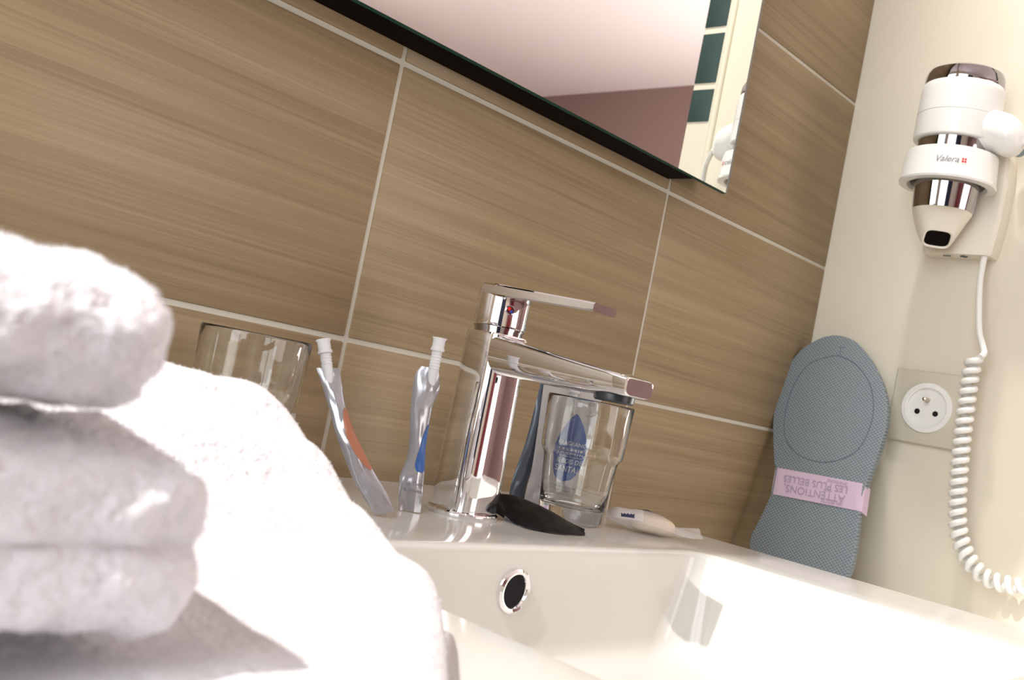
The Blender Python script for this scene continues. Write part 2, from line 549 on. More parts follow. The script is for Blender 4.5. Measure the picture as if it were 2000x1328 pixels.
obj('tap_body', bm, M['chrome'], t, sharp=40)
bm = newbm(); add_lathe(bm, (FX, FY, ZD + 0.1184), (0, 0, 1), [(.0160, 0), (.0160, .0032)], 48, True, True)
add_lathe(bm, (FX, FY, ZD + 0.1214), (0, 0, 1), [(.0168, 0), (.0168, .0014)], 48, True, True)
obj('neck_ring', bm, M['chrome_dark'], t)
bm = newbm()
add_lathe(bm, (FX, FY, ZD + 0.1226), (0, 0, 1), [(.0164, 0), (.0174, .0008), (.0176, .0024), (.0176, .0244), (.0171, .0262), (.0160, .0270)], 56, True, True)
# lever: flat blade growing out of the cap top
lv = []
for k in range(12):
    f = k / 11; y = FY + 0.004 + (-0.1995 - FY - 0.004) * f
    zt = 0.0526 - 0.0045 * f; th_ = 0.0074 - 0.0019 * f
    hw = 0.0178 - 0.0066 * f ** 1.2
    x0, x1 = FX - hw, FX + hw
    e = 0.0009
    if k == 11: e = 0.0014
    lv.append([Vector(p) for p in ((x0 + e, y, zt), (x1 - e, y, zt), (x1, y, zt - e), (x1, y, zt - th_ + e), (x1 - e, y, zt - th_), (x0 + e, y, zt - th_), (x0, y, zt - th_ + e), (x0, y, zt - e))])
add_loft(bm, lv)
lever = obj('lever_handle', bm, M['chrome'], t, sharp=25)
ddir = Vector((-0.50, -0.866, 0)).normalized()
dc = Vector((FX, FY, 0.0375)) + ddir * 0.0168
bm = newbm(); add_lathe(bm, dc, ddir, [(.0031, 0), (.0031, .0012), (.0026, .0014), (.0024, .0010), (.0001, .0010)], 28); mk = obj('temperature_mark', bm, M['chrome_dark'], lever)
bm = newbm(); add_lathe(bm, dc + Vector((-.0006, .0004, .0008)) + ddir * .0012, ddir, [(.0001, .0003), (.0011, .0002), (.0012, -.0005)], 20); obj('red_dot', bm, M['red'], mk)
bm = newbm(); add_lathe(bm, dc + Vector((.0008, -.0005, -.0009)) + ddir * .0012, ddir, [(.0001, .0003), (.0009, .0002), (.001, -.0005)], 20); obj('blue_dot', bm, M['blue_dot'], mk)
bm = newbm(); add_lathe(bm, (FX, -0.2185, -0.0030), (0, 0, -1), [(.0118, -.001), (.0121, .0002), (.0119, .0036), (.0108, .0046), (.0092, .0046), (.009, .003), (.0001, .003)], 40); obj('aerator', bm, M['black'], t)

# ------------------------------------------------------------------ tumblers


def tumbler(x, y, label, rot=0.0):
    def rf(r, h, th):
        if 0.012 < h < 0.085:
            seg = 2 * PI / 10; a = ((th + rot + seg / 2) % seg) - seg / 2
            k = math.cos(PI / 10) / math.cos(a)
            w = min(1, (h - 0.012) / 0.01) * min(1, (0.085 - h) / 0.006)
            return r * (1 + (k - 0.985) * 0.03 * w)
        return r
    bm = newbm(); N = 80
    outer = [(.0001, .0012), (.014, .0010), (.0195, .0000), (.0218, .0006), (.0229, .0026), (.0236, .010), (.0252, .028), (.0270, .045), (.0279, .0475), (.0297, .0500), (.0303, .0520), (.0306, .060), (.0314, .080), (.0317, .0868)]
    rim = [(.0315, .0879), (.0309, .0884), (.0303, .0879)]
    inner = [(.0300, .0868), (.0293, .060), (.0288, .0525), (.0282, .0500), (.0270, .0478), (.0256, .045), (.0238, .028), (.0220, .015), (.0205, .0118), (.016, .0104), (.0001, .0098)]
    base = Vector((x, y, ZD + 0.0003)); loops = []
    for seq, fn in ((outer, None), (rim, None), (inner, rf)):
        for (r, h) in seq:
            loops.append([base + Vector(((fn(r, h, 2 * PI * i / N) if fn else r) * math.cos(2 * PI * i / N), (fn(r, h, 2 * PI * i / N) if fn else r) * math.sin(2 * PI * i / N), h)) for i in range(N)])
    add_loft(bm, loops, True, True, True)
    o = obj('glass_tumbler', bm, M['glass'], None, (x, y, ZD), sharp=60)
    return tag(o, label, 'glass', 'glass tumblers on the basin deck')


tumbler(0.1400, -0.1160, 'clear glass tumbler standing right of the tap, in front of the blue drop sachet')
tumbler(-0.1180, -0.0735, 'clear glass tumbler half hidden behind the large white towel, left of the orange sachet', 0.3)

# ------------------------------------------------------------------ sachets


class Pouch:
    def __init__(s, Lp, Rp, thick, wr=0.0, seed=0, away=None):
        n = 40
        s.n = n
        l0, r0 = spline(Lp, 200), spline(Rp, 200)
        mid = [(a + b) / 2 for a, b in zip(l0, r0)]
        cum = [0.0]
        for a, b in zip(mid[:-1], mid[1:]): cum.append(cum[-1] + (b - a).length)
        s.Lp, s.Rp = [], []
        j = 0
        for k in range(n + 1):          # even steps along the length
            q = cum[-1] * k / n
            while j < 199 and cum[j + 1] < q: j += 1
            f = min(1, max(0, (q - cum[j]) / max(cum[j + 1] - cum[j], 1e-9)))
            s.Lp.append(l0[j].lerp(l0[j + 1], f)); s.Rp.append(r0[j].lerp(r0[j + 1], f))
        s.thick = thick; s.wr = wr; s.seed = seed; s.away = away

    def pt(s, a, b, side=1, off=0.0):
        b = min(max(b, 0), 1); x = b * s.n; i = min(int(x), s.n - 1); f = x - i
        l = s.Lp[i].lerp(s.Lp[i + 1], f); r = s.Rp[i].lerp(s.Rp[i + 1], f)
        al = ((s.Lp[i + 1] + s.Rp[i + 1]) - (s.Lp[i] + s.Rp[i])).normalized()
        ac = (r - l)
        nrm = ac.cross(al).normalized()     # points to the viewer for L left, stations going up
        th = lerp_tab(s.thick, b) * (max(0.0, 1 - (2 * a - 1) ** 2)) ** 0.62
        p = l.lerp(r, a)
        w = s.wr * (noise.noise(Vector((a * 2.2, b * 5.5, s.seed))) + .5 * noise.noise(Vector((a * 5, b * 11, s.seed + 7)))) * (4 * a * (1 - a))
        return p + nrm * (side * (th + off) + w)

    def mesh(s, bm, K=14, rows=44):
        loops = []
        for j in range(rows + 1):
            b = j / rows
            loops.append([s.pt(k / K, b, 1, .0001) for k in range(K + 1)] + [s.pt(k / K, b, -1, .0001) for k in range(K - 1, 0, -1)])
        add_loft(bm, loops)

    def patch(s, bm, ca, cb, wfun, b0, b1, nb=24, na=10, off=.00035, amax=1.0, amin=0.0):
        """a print on the front face: wfun(t) half width in a, t from 0 (b0) to 1 (b1)"""
        rows = []
        for j in range(nb + 1):
            t_ = j / nb; b = b0 + (b1 - b0) * t_; w = max(wfun(t_), 1e-4); c = ca(t_)
            rows.append([s.pt(min(max(c + w * (2 * k / na - 1), amin), amax), b, 1, off) for k in range(na + 1)])
        add_loft(bm, rows, closed=False, cap0=False, cap1=False)


def drop_w(w):      # pointed at t=1 (top), round at t=0
    def f(t):
        t = min(max(t, 0), 1)
        if t < 0.42: return w * max(0, 1 - ((0.42 - t) / 0.42) ** 2.4) ** (1 / 2.4)
        u = (t - 0.42) / 0.58
        return w * (math.cos(u * PI / 2) ** 0.75) if u < 1 else 0
    return f


def nozzle(parent, p0, p1, side, mt):
    """frosted stem from p0 up to p1 with a ribbed collar and a square cap"""
    p0, p1 = Vector(p0), Vector(p1); d = (p1 - p0); ln = d.length; d.normalize()
    bm = newbm()
    prof = [(.0021, -.016), (.0024, -.010), (.0030, -.002), (.0033, .002)]
    h = .002
    while h < ln - .009:
        prof += [(.0031, h), (.0034, h + .0005), (.0034, h + .0010), (.0031, h + .0014)]; h += .0018
    prof += [(.0031, ln - .0085)]
    add_lathe(bm, p0, d, prof, 20, True, True)
    st = obj('nozzle_stem', bm, mt, parent)
    bm = newbm()
    add_lathe(bm, p0, d, [(.0032, ln - .0085), (.0043, ln - .0082), (.0044, ln - .0070), (.0038, ln - .0062), (.0038, ln - .0016), (.0045, ln - .0006), (.0046, ln), (.0036, ln + .0001), (.0034, ln - .004)], 24, True, True)
    obj('nozzle_cap', bm, mt, st)


GRP = 'shower gel sachets on the basin deck'
# orange print, leaning left behind the big towel
ob = (-0.0562, -0.1396)
t = thing('shower_gel_sachet', (ob[0], ob[1], ZD), 'slim silver sachet with orange print, frosted nozzle up, leaning left beside the towel', 'sachet', GRP)
Lp = [L(-.0035, -.001, .0006, ob), L(-.0115, .000, .0080, ob), L(-.0187, .001, .0160, ob), L(-.0240, .002, .0230, ob), L(-.0350, .004, .0400, ob), L(-.0446, .007, .0575, ob), L(-.0553, .010, .0755, ob)]
Rp = [L(.0065, .001, .0045, ob), L(-.0005, .003, .0140, ob), L(-.0070, .004, .0208, ob), L(-.0113, .005, .0255, ob), L(-.0246, .007, .0425, ob), L(-.0343, .010, .0578, ob), L(-.0424, .012, .0780, ob)]
pz = Pouch(Lp, Rp, [(0, .0003), (.15, .0022), (.5, .0042), (.85, .0028), (1, .0007)], .0012, 3)
bm = newbm(); pz.mesh(bm); pc = obj('pouch', bm, M['foil'], t)
bm = newbm(); pz.patch(bm, lambda t_: 0.88, None, lambda t_: .46 * math.sin(PI * min(max(t_, 0), 1)) ** .7, .30, .74, amax=.995)
obj('printed_drop', bm, M['orange'], pc)
nozzle(t, L(-.0490, .0105, .0765, ob), L(-.0550, .012, .0925, ob), 1, M['cap'])

# blue print, upright just left of the tap
b_ = (-0.0181, -0.1205)
t = thing('shower_gel_sachet', (b_[0], b_[1], ZD), 'slim silver sachet with blue drop print standing upright just left of the tap', 'sachet', GRP)
Lp = [L(-.0071, -.001, .0004, b_), L(-.0100, .0, .0165, b_), L(-.0104, .001, .0209, b_), L(-.0085, .001, .0370, b_), L(-.0121, .0, .0615, b_), L(-.0136, .0, .0812, b_), L(-.0110, .001, .0886, b_)]
Rp = [L(.0062, .004, .0006, b_), L(.0046, .004, .0165, b_), L(.0038, .005, .0237, b_), L(.0008, .006, .0440, b_), L(.0005, .006, .0640, b_), L(.0026, .004, .0770, b_), L(-.0004, .001, .0892, b_)]
pz = Pouch(Lp, Rp, [(0, .0003), (.2, .0030), (.5, .0052), (.85, .0042), (1, .0010)], .0012, 9)
bm = newbm(); pz.mesh(bm); pc = obj('pouch', bm, M['foil'], t)
bm = newbm(); pz.patch(bm, lambda t_: 0.87, None, lambda t_: drop_w(.44)(t_), .26, .59, amax=.995)
obj('printed_drop', bm, M['blue'], pc)
bm = newbm()
for q, s_ in enumerate(('Le Corps', '& Cheveux')):
    add_text(bm, s_, .0032, lambda x, y: pz.pt(.62 + x / .016, .19 - .045 * q + y / .090, 1, .0005))
obj('lettering', bm, M['print_grey'], pc)
nozzle(t, L(-.0030, .001, .0860, b_), L(-.0032, .001, .1078, b_), 1, M['cap'])

# blue grey sachet seen from the side, behind the drop sachet
c_ = (0.1430, -0.0600)
t = thing('shower_gel_sachet', (c_[0], c_[1], ZD), 'dark blue grey sachet seen edge-on between the tap and the blue drop sachet', 'sachet', GRP)
Lp = [L(-.0060, .002, .0004, c_), L(-.0064, .002, .0145, c_), L(-.0045, .003, .0300, c_), L(-.0018, .003, .0470, c_), L(.0002, .004, .0790, c_), L(.0008, .004, .0945, c_)]
Rp = [L(.0060, .007, .0004, c_), L(.0060, .007, .0145, c_), L(.0080, .007, .0300, c_), L(.0110, .007, .0470, c_), L(.0150, .006, .0790, c_), L(.0170, .006, .0945, c_)]
pz = Pouch(Lp, Rp, [(0, .0003), (.2, .0020), (.6, .0028), (1, .0006)], .0006, 5)
bm = newbm(); pz.mesh(bm); obj('pouch', bm, M['foil_dark'], t)
nozzle(t, L(.0118, .0045, .0930, c_), L(.0120, .0045, .1000, c_), 1, M['cap'])

# pale sachet with the blue drop, behind the right tumbler
d_ = (0.1508, -0.0700)
t = thing('shower_gel_sachet', (d_[0], d_[1], ZD), 'wide pale sachet with large blue drop standing behind the right tumbler', 'sachet', GRP)
Lp = [L(-.0069, -.001, .0004, d_), L(-.0068, .0, .012, d_), L(-.0058, .001, .028, d_), L(-.0070, .001, .055, d_), L(-.0094, .001, .0955, d_)]
Rp = [L(.0290, .001, .0004, d_), L(.0300, .001, .012, d_), L(.0310, .002, .028, d_), L(.0345, .003, .055, d_), L(.0372, .003, .0955, d_)]
pz = Pouch(Lp, Rp, [(0, .0003), (.15, .0016), (.5, .0024), (.9, .0012), (1, .0003)], .0010, 12)
bm = newbm(); pz.mesh(bm, 18, 50); pc = obj('pouch', bm, M['foil_light'], t)
bm = newbm(); pz.patch(bm, lambda t_: 0.655 - .02 * t_, None, drop_w(.33), .235, .775)
obj('printed_drop', bm, M['blue'], pc)
bm = newbm()
for (s_, sz, bb) in (('FRAGRANCE', .0042, .555), ('JASMIN', .0072, .495), ('CASHMERE', .0038, .440), ('& BOIS DE', .0048, .390), ('SANTAL', .0060, .332)):
    add_text(bm, s_, sz, lambda x, y: pz.pt(.69 + x / .039, bb + y / .095, 1, .0007))
obj('drop_lettering', bm, M['print_pale'], pc)
bm = newbm()
for (s_, sz, bb) in (('Le Corps & Cheveux', .0036, .175), ('Hair & Body Gel', .0032, .130)):
    add_text(bm, s_, sz, lambda x, y: pz.pt(.60 + x / .039, bb + y / .095, 1, .0006))
obj('caption_lettering', bm, M['print_grey'], pc)
bm = newbm()
for k in range(5):
    add_text(bm, ('30 ml', 'e', '1 fl.oz', '----', '12 M')[k], .0022, lambda x, y: pz.pt(.86 + x / .039, .83 - .028 * k + y / .095, 1, .0006))
obj('volume_lettering', bm, M['print_grey'], pc)
nozzle(t, L(.0150, .001, .0900, d_), L(.0150, .001, .1000, d_), 1, M['cap'])

# black packet lying in front
t = thing('black_packet', (0.072, -0.145, ZD), 'small crumpled black packet lying on the deck between the tap and the right tumbler', 'packet')
zz = lambda x, y, z: Vector((x, y, ZD + z))
Lp = [zz(.0560, -.1300, .0040), zz(.0560, -.1390, .0012), zz(.0545, -.1540, .0010), zz(.0700, -.1660, .0010), zz(.0940, -.1685, .0008)]
Rp = [zz(.0640, -.1105, .0150), zz(.0760, -.1200, .0150), zz(.0840, -.1360, .0118), zz(.0905, -.1500, .0078), zz(.0975, -.1640, .0042)]
pz = Pouch(Lp, Rp, [(0, .0016), (.2, .0040), (.5, .0042), (.8, .0022), (1, .0003)], .0016, 21)
bm = newbm(); pz.mesh(bm)
for v in bm.verts:
    if v.co.z < ZD + .0006: v.co.z = ZD + .0006
pc = obj('packet_pouch', bm, M['blackfilm'], t)
bm = newbm()
loops = []
for j in range(9):
    f = j / 8; c0 = zz(.0560, -.1300, .0040).lerp(zz(.0640, -.1105, .0150), f)
    dz = .0012 * math.sin(f * 22)
    loops.append([c0 + Vector((0, 0, -.0022)), c0 + Vector((-.0035, .0045, .0 + dz)), c0 + Vector((-.0050, .0062, .0035 + dz)), c0 + Vector((-.0030, .0030, .0040 - dz)), c0 + Vector((.001, 0, .0022))])
add_loft(bm, loops); obj('crimped_end', bm, M['blackfilm'], t)
bm = newbm()
for q, s_ in enumerate(('BONNET', 'DE DOUCHE')):
    sgn = 1
    add_text(bm, s_, .0048, lambda x, y: pz.pt(.55 - q * .26 + y / .030, .45 + x / .070, sgn, .0006))
obj('lettering', bm, M['print_grey'], pc)

# wrapped soap
s_b = (0.1980, -0.1480)
t = thing('wrapped_soap', (s_b[0], s_b[1], ZD), 'cream soap bar in clear crown-printed wrapper at the right end of the deck', 'soap')
bm = newbm()
bmesh.ops.create_uvsphere(bm, u_segments=40, v_segments=24, radius=1)
for v in bm.verts:
    c = v.co
    p = 2.6
    r_ = (abs(c.x) ** p + abs(c.y) ** p + abs(c.z) ** p) ** (1 / p); c = c / r_
    v.co = L(-.0005 + c.x * .0175, c.y * .0115, .0074 + c.z * .0066, s_b)
obj('soap_bar', bm, M['soap'], t)
Lp = [L(-.0350, -.007, .0050, s_b), L(-.0270, -.0125, .0074, s_b), L(-.0130, -.0145, .0080, s_b), L(.0050, -.0140, .0070, s_b), L(.0180, -.0125, .0045, s_b), L(.0280, -.0125, .0040, s_b), L(.0370, -.0115, .0052, s_b)]
Rp = [L(-.0350, .009, .0090, s_b), L(-.0270, .0130, .0090, s_b), L(-.0130, .0150, .0085, s_b), L(.0050, .0150, .0080, s_b), L(.0180, .0130, .0065, s_b), L(.0280, .0120, .0085, s_b), L(.0370, .0100, .0100, s_b)]


class Pouch2(Pouch):
    def pt(s, a, b, side=1, off=0.0):
        p = Pouch.pt(s, a, b, -side, off)
        if p.z < ZD + .0004: p.z = ZD + .0004
        return p


pz = Pouch2(Lp, Rp, [(0, .0020), (.12, .0062), (.35, .0080), (.55, .0078), (.76, .0030), (.9, .0008), (1, .0003)], .0014, 31)
bm = newbm(); pz.mesh(bm, 16, 50); wf = obj('clear_wrapper', bm, M['film'], t)
bm = newbm(); pz.patch(bm, lambda t_: .5, None, lambda t_: .49, .03, .36, 16, 14, -.0004 + .0007)
obj('printed_label', bm, M['film_print'], wf)
bm = newbm()
cr = [(-.5, -.32), (.5, -.32), (.5, .35), (.36, .1), (.25, .35), (.12, .1), (0, .38), (-.12, .1), (-.25, .35), (-.36, .1), (-.5, .35)]
base = [bm.verts.new(pz.pt(.085 + y * .17, .20 + x * .13, 1, .0007)) for x, y in cr]
low = [bm.verts.new(pz.pt(.085 - .32 * .17, .20 + x * .13, 1, .0007)) for x, y in cr]
for i in range(2, 10):
    bm.faces.new((base[i], base[i + 1], low[i + 1], low[i]))
obj('crown_print', bm, M['print_dark'], wf)
bm = newbm(); pz.patch(bm, lambda t_: .72 + .1 * t_, None, lambda t_: .05 * math.sin(PI * t_), .30, .52, 10, 4, .0008)
add_text(bm, 'SAVON', .0042, lambda x, y: pz.pt(.42 + y / .030, .47 + x / .072, 1, .0009))
obj('wrapper_lettering', bm, M['print_dark'], wf)

# second wrapper peeping out behind the towel
s2 = (-0.0880, -0.0620)
t = thing('wrapped_soap', (s2[0], s2[1], ZD), 'clear wrapped soap on edge, barely showing between bath towel and orange sachet', 'soap')
bm = newbm()
Lp = [L(-.012, .0, .0004, s2), L(-.013, .0, .018, s2), L(-.010, .001, .036, s2), L(-.008, .001, .043, s2)]
Rp = [L(.012, .0, .0004, s2), L(.013, .0, .018, s2), L(.013, .001, .036, s2), L(.0125, .001, .046, s2)]
pz = Pouch(Lp, Rp, [(0, .003), (.4, .006), (.7, .003), (1, .0003)], .0008, 44)
pz.mesh(bm); wf = obj('clear_wrapper', bm, M['film'], t)
bm = newbm()
bmesh.ops.create_uvsphere(bm, u_segments=32, v_segments=20, radius=1)
for v in bm.verts: v.co = L(v.co.x * .0105, v.co.y * .0035, .0165 + v.co.z * .0125, s2)
obj('soap_bar', bm, M['soap'], t)
bm = newbm(); add_text(bm, 'SOAP', .0040, lambda x, y: pz.pt(.62 + x / .026, .74 + y / .045, 1, .0006)); obj('lettering', bm, M['print_dark'], wf)

# ------------------------------------------------------------------ slipper


def SP(a, z, off=0.0):      # plane the sole leans in; off = towards the room
    x = 0.655 - (0.117 - z) * 0.3014
    n = Vector((-1, 0, 0.3014)).normalized()
    return Vector((x, -a, z)) + n * off


right = [(.0392, .1180), (.0608, .1160), (.0797, .1052), (.0975, .0883), (.1137, .0680), (.1243, .0474), (.1293, .0287), (.1309, .0122), (.1297, -.0143), (.1283, -.0383), (.1287, -.0589), (.1311, -.0724), (.1365, -.1004), (.1389, -.1203), (.136, -.140), (.125, -.157), (.108, -.1665), (.085, -.1685)]
left = [(.060, -.1665), (.040, -.156), (.027, -.138), (.0222, -.1200), (.0237, -.1125), (.0270, -.0897), (.0285, -.0696), (.0240, -.0433), (.0205, -.0388), (.0077, -.0082), (.0002, .0138), (-.0045, .0420), (-.0037, .0689), (.0044, .0930), (.0205, .1098)]
outl = [p for p in right + left]


def closed_spline(pts, n):
    m = len(pts); out = []
    for k in range(n):
        t_ = k / n * m; i = int(t_) % m; f = t_ - int(t_)
        p0, p1, p2, p3 = (Vector((*pts[(i + d) % m], 0)) for d in (-1, 0, 1, 2))
        out.append(0.5 * ((2 * p1) + (p2 - p0) * f + (2 * p0 - 5 * p1 + 4 * p2 - p3) * f * f + (3 * p1 - p0 - 3 * p2 + p3) * f ** 3))
    return out


oc = closed_spline(outl, 140)


def inset(pts, d):
    out = []
    n = len(pts)
    for i, p in enumerate(pts):
        tg = (pts[(i + 1) % n] - pts[i - 1]).normalized(); nn = Vector((-tg.y, tg.x, 0))
        out.append(p - nn * d)
    return out


t = thing('slipper', (0.575, -0.08, -0.17), 'grey slipper standing sole-out against the cream wall, wrapped in a pink paper band', 'slipper')
bm = newbm()
for (th0, th1) in ((0.0, 0.0095),):
    lo = [[SP(p.x, p.y, th0) for p in inset(oc, .0008)], [SP(p.x, p.y, th0 + .0008) for p in oc], [SP(p.x, p.y, th1 - .0012) for p in oc], [SP(p.x, p.y, th1 - .0003) for p in inset(oc, .0004)], [SP(p.x, p.y, th1) for p in inset(oc, .0012)]]
    add_loft(bm, lo)
    bm.faces.ensure_lookup_table()
sole = obj('sole', bm, [M['sole']], t, sharp=50)
gp = [(.0475, .0932), (.0216, .0792), (.0120, .0502), (.0145, .0148), (.0250, -.0100), (.0448, -.0235), (.0720, -.0270), (.0949, -.0189), (.1096, -.0039), (.1138, .0211), (.1106, .0427), (.0997, .0658), (.0816, .0835), (.0640, .0918)]
gc = closed_spline(gp, 90)
bm = newbm(); add_tube(bm, [SP(p.x, p.y, .0094) for p in gc] + [SP(gc[0].x, gc[0].y, .0094)], .00055, 6)
add_tube(bm, [SP(.0545, .0942, .0094), SP(.0530, .1040, .0094)], .0004, 6); add_tube(bm, [SP(.0488, .1046, .0094), SP(.0582, .1042, .0094)], .0004, 6)
obj('groove_dark_line', bm, M['groove'], sole)  # groove drawn as a dark line, its shade put into the colour
# upper bulging at the back, hidden towards the wall
bm = newbm()
lo = [[SP(p.x, p.y, -.0002) for p in inset(oc, .0012)], [SP(p.x, p.y, -.0045) for p in inset(oc, .0018)], [SP(p.x, p.y, -.006) for p in inset(oc, .004)]]
add_loft(bm, lo); obj('insole', bm, M['sole_side'], t)
bm = newbm()
bt = [(.0236, -.0428), (.1278, -.0398)]; bb = [(.0287, -.0722), (.1325, -.0682)]
lo = []
for f in [k / 24 for k in range(25)]:
    a0 = bt[0][0] + (bt[1][0] - bt[0][0]) * f; z0 = bt[0][1] + (bt[1][1] - bt[0][1]) * f
    a1 = bb[0][0] + (bb[1][0] - bb[0][0]) * f; z1 = bb[0][1] + (bb[1][1] - bb[0][1]) * f
    e = .0100 + .0006 * math.sin(f * PI)
    if f == 0 or f == 1: e = .0085
    lo.append([SP(a0, z0, e), SP(a1, z1, e), SP(a1, z1, e - .0003 if 0 < f < 1 else -.0062), SP(a0, z0, e - .0003 if 0 < f < 1 else -.0062)])
add_loft(bm, lo)
band = obj('paper_band', bm, M['pink'], t, sharp=60)
bm = newbm()


def on_band(x, y):          # upside-down lettering
    u = .5 - x / .104; v = .5 - y / .0290      # 0..1 along, 0..1 from the top
    a = (bt[0][0] + (bt[1][0] - bt[0][0]) * u) * (1 - (1 - v)) + (bb[0][0] + (bb[1][0] - bb[0][0]) * u) * (1 - v)
    zt = bt[0][1] + (bt[1][1] - bt[0][1]) * u; zb = bb[0][1] + (bb[1][1] - bb[0][1]) * u
    z_ = zb + (zt - zb) * v
    return SP(a, z_, .0110)


for (s_, sz, x_, y_) in (('DES PETITES', .0046, -.032, .0112), ('ATTENTIONS,', .0112, -.033, .0052), ('POUR', .0036, -.018, -.0002), ('LES PLUS BELLES', .0104, -.035, -.0048), ('STATIONS', .0048, -.033, -.0110)):
    add_text(bm, s_, sz, lambda x, y: on_band(x + x_, y + y_), align='LEFT')
obj('lettering', bm, M['pink_ink'], band)

# ------------------------------------------------------------------ socket
sy, sz = -0.1502, 0.0556
t = thing('power_socket', (XC, sy, sz), 'square beige power socket with white round insert on the cream wall beside the slipper', 'socket')
bm = newbm(); add_box(bm, XC - 0.0075, XC, sy - .0400, sy + .0400, sz - .0400, sz + .0400, bev=0.0022, seg=3)
pl = obj('cover_plate', bm, M['plate'], t)
bm = newbm(); add_box(bm, XC - .0078, XC - .0070, sy - .005, sy + .005, sz - .0352, sz - .0342, bev=.0002); obj('embossed_mark', bm, M['plate'], pl)
bm = newbm(); add_lathe(bm, (XC - .0070, sy, sz), (-1, 0, 0), [(.0272, -.001), (.0272, .0028), (.0266, .0036), (.0222, .0040), (.0212, .0034), (.0206, .0008)], 56)
add_lathe(bm, (XC - .0070, sy, sz), (-1, 0, 0), [(.0207, .0010), (.0207, .0008), (.0001, .0008)], 56)
ins = obj('round_insert', bm, M['white_pl'], t)
bm = newbm()
for dy in (-.0098, .0098): add_lathe(bm, (XC - .0078, sy + dy, sz - .0050), (-1, 0, 0), [(.0030, 0), (.0030, .0003), (.0001, .0003)], 24)
for k, dy in enumerate((-.0098, .0098)): pass
obj('pin_hole_discs', bm, M['hole'], ins)  # flat dark discs, the shade inside the holes is painted
bm = newbm(); add_lathe(bm, (XC - .0078, sy, sz + .0085), (-1, 0, 0), [(.0024, 0), (.0024, .010), (.0019, .0125), (.0001, .0130)], 20); obj('earth_pin', bm, M['brass'], ins)

# ------------------------------------------------------------------ hair dryer and its wall holder
HX, HY = 0.618, -0.1484
t = thing('hair_dryer_holder', (XC, HY, 0.27), 'white wall holder plate with round ring carrying the hair dryer on the cream wall', 'holder')
bm = newbm()
prof = [(0.2230, 0.0355), (0.2265, 0.0375), (0.2583, 0.0405), (0.2971, 0.0415), (0.3263, 0.0395), (0.338, 0.034), (0.348, 0.024), (0.352, 0.01)]
PX = XC - 0.025
lo = []
yc = -0.157
for (zz_, hw) in prof:
    e = .004
    xf = PX + (0.012 if zz_ > .34 else 0)
    lo.append([Vector(p) for p in ((XC, yc - hw, zz_), (xf + e, yc - hw + .001, zz_), (xf, yc - hw + e, zz_), (xf, yc + hw - e, zz_), (xf + e, yc + hw - .001, zz_), (XC, yc + hw, zz_))])
add_loft(bm, lo)
obj('wall_plate', bm, M['cream_pl'], t, sharp=30)
bm = newbm()
for dy in (.012, -.006):
    add_box(bm, PX + .010, PX + .0125, yc + dy - .004, yc + dy + .004, .2222, .2232, bev=.0003)
add_box(bm, PX + .007, PX + .0155, yc - .0075, yc - .0045, .2222, .2232, bev=.0003)
obj('plate_marks', bm, M['groove'], t)
bm = newbm()
add_lathe(bm, (HX, HY, 0), (0, 0, 1), [(.0380, .2895), (.0400, .2862), (.0478, .2868), (.0484, .2890), (.0478, .2905), (.0462, .3180), (.0455, .3202), (.0440, .3208), (.0395, .3205), (.0388, .3180), (.0376, .2930), (.0380, .2895)], 64)
add_box(bm, HX + .040, PX + .004, HY - .020, HY + .020, .290, .318, bev=.003)
ring = obj('ring', bm, M['white_pl'], t)
bm = newbm()
add_lathe(bm, (HX, HY, 0), (0, 0, 1), [(.0370, .2893), (.0382, .2880), (.0388, .2866), (.0398, .2858)], 64); obj('ring_liner', bm, M['cream_pl'], ring)
bm = newbm()
vd = Vector((CAM.x - HX, CAM.y - HY, 0)); a0 = math.atan2(vd.y, vd.x)


def on_ring(x, y):
    r_ = .0475; th = a0 - .10 + x / r_
    return Vector((HX + (r_ - y * 0.06) * math.cos(th), HY + (r_ - y * .06) * math.sin(th), .3045 + y))


add_text(bm, 'Valera', .0092, on_ring, shear=.35)
obj('lettering', bm, M['print_grey'], ring)
bm = newbm()
for (qx, qy) in ((0, 0), (.0026, 0), (0, .0026), (.0026, .0026)):
    vv = [bm.verts.new(on_ring(.0148 + qx + dx, -.0022 + qy + dy)) for dx, dy in ((0, 0), (.0019, 0), (.0019, .0019), (0, .0019))]
    bm.faces.new(vv)
obj('cross_emblem', bm, M['red'], ring)

bm = newbm(); add_lathe(bm, (XC - .026, -.2045, .334), (-0.5, -0.2, -.5), [(.0062, -.012), (.0062, 0), (.0052, .0012), (.0001, .0014)], 24); obj('release_button', bm, M['bluegrey'], t)

t = thing('hair_dryer', (HX, HY, 0.23), 'white hair dryer with chrome barrel and end cap hanging nozzle down in its wall ring', 'hair dryer')
bm = newbm()
add_lathe(bm, (HX, HY, 0), (0, 0, 1), [(.0372, .3335), (.0405, .3340), (.0415, .3352), (.0418, .3395), (.0418, .3595), (.0413, .3600), (.0413, .3606), (.0418, .3611), (.0414, .3860), (.0405, .3925), (.0398, .3935)], 64, True, True)
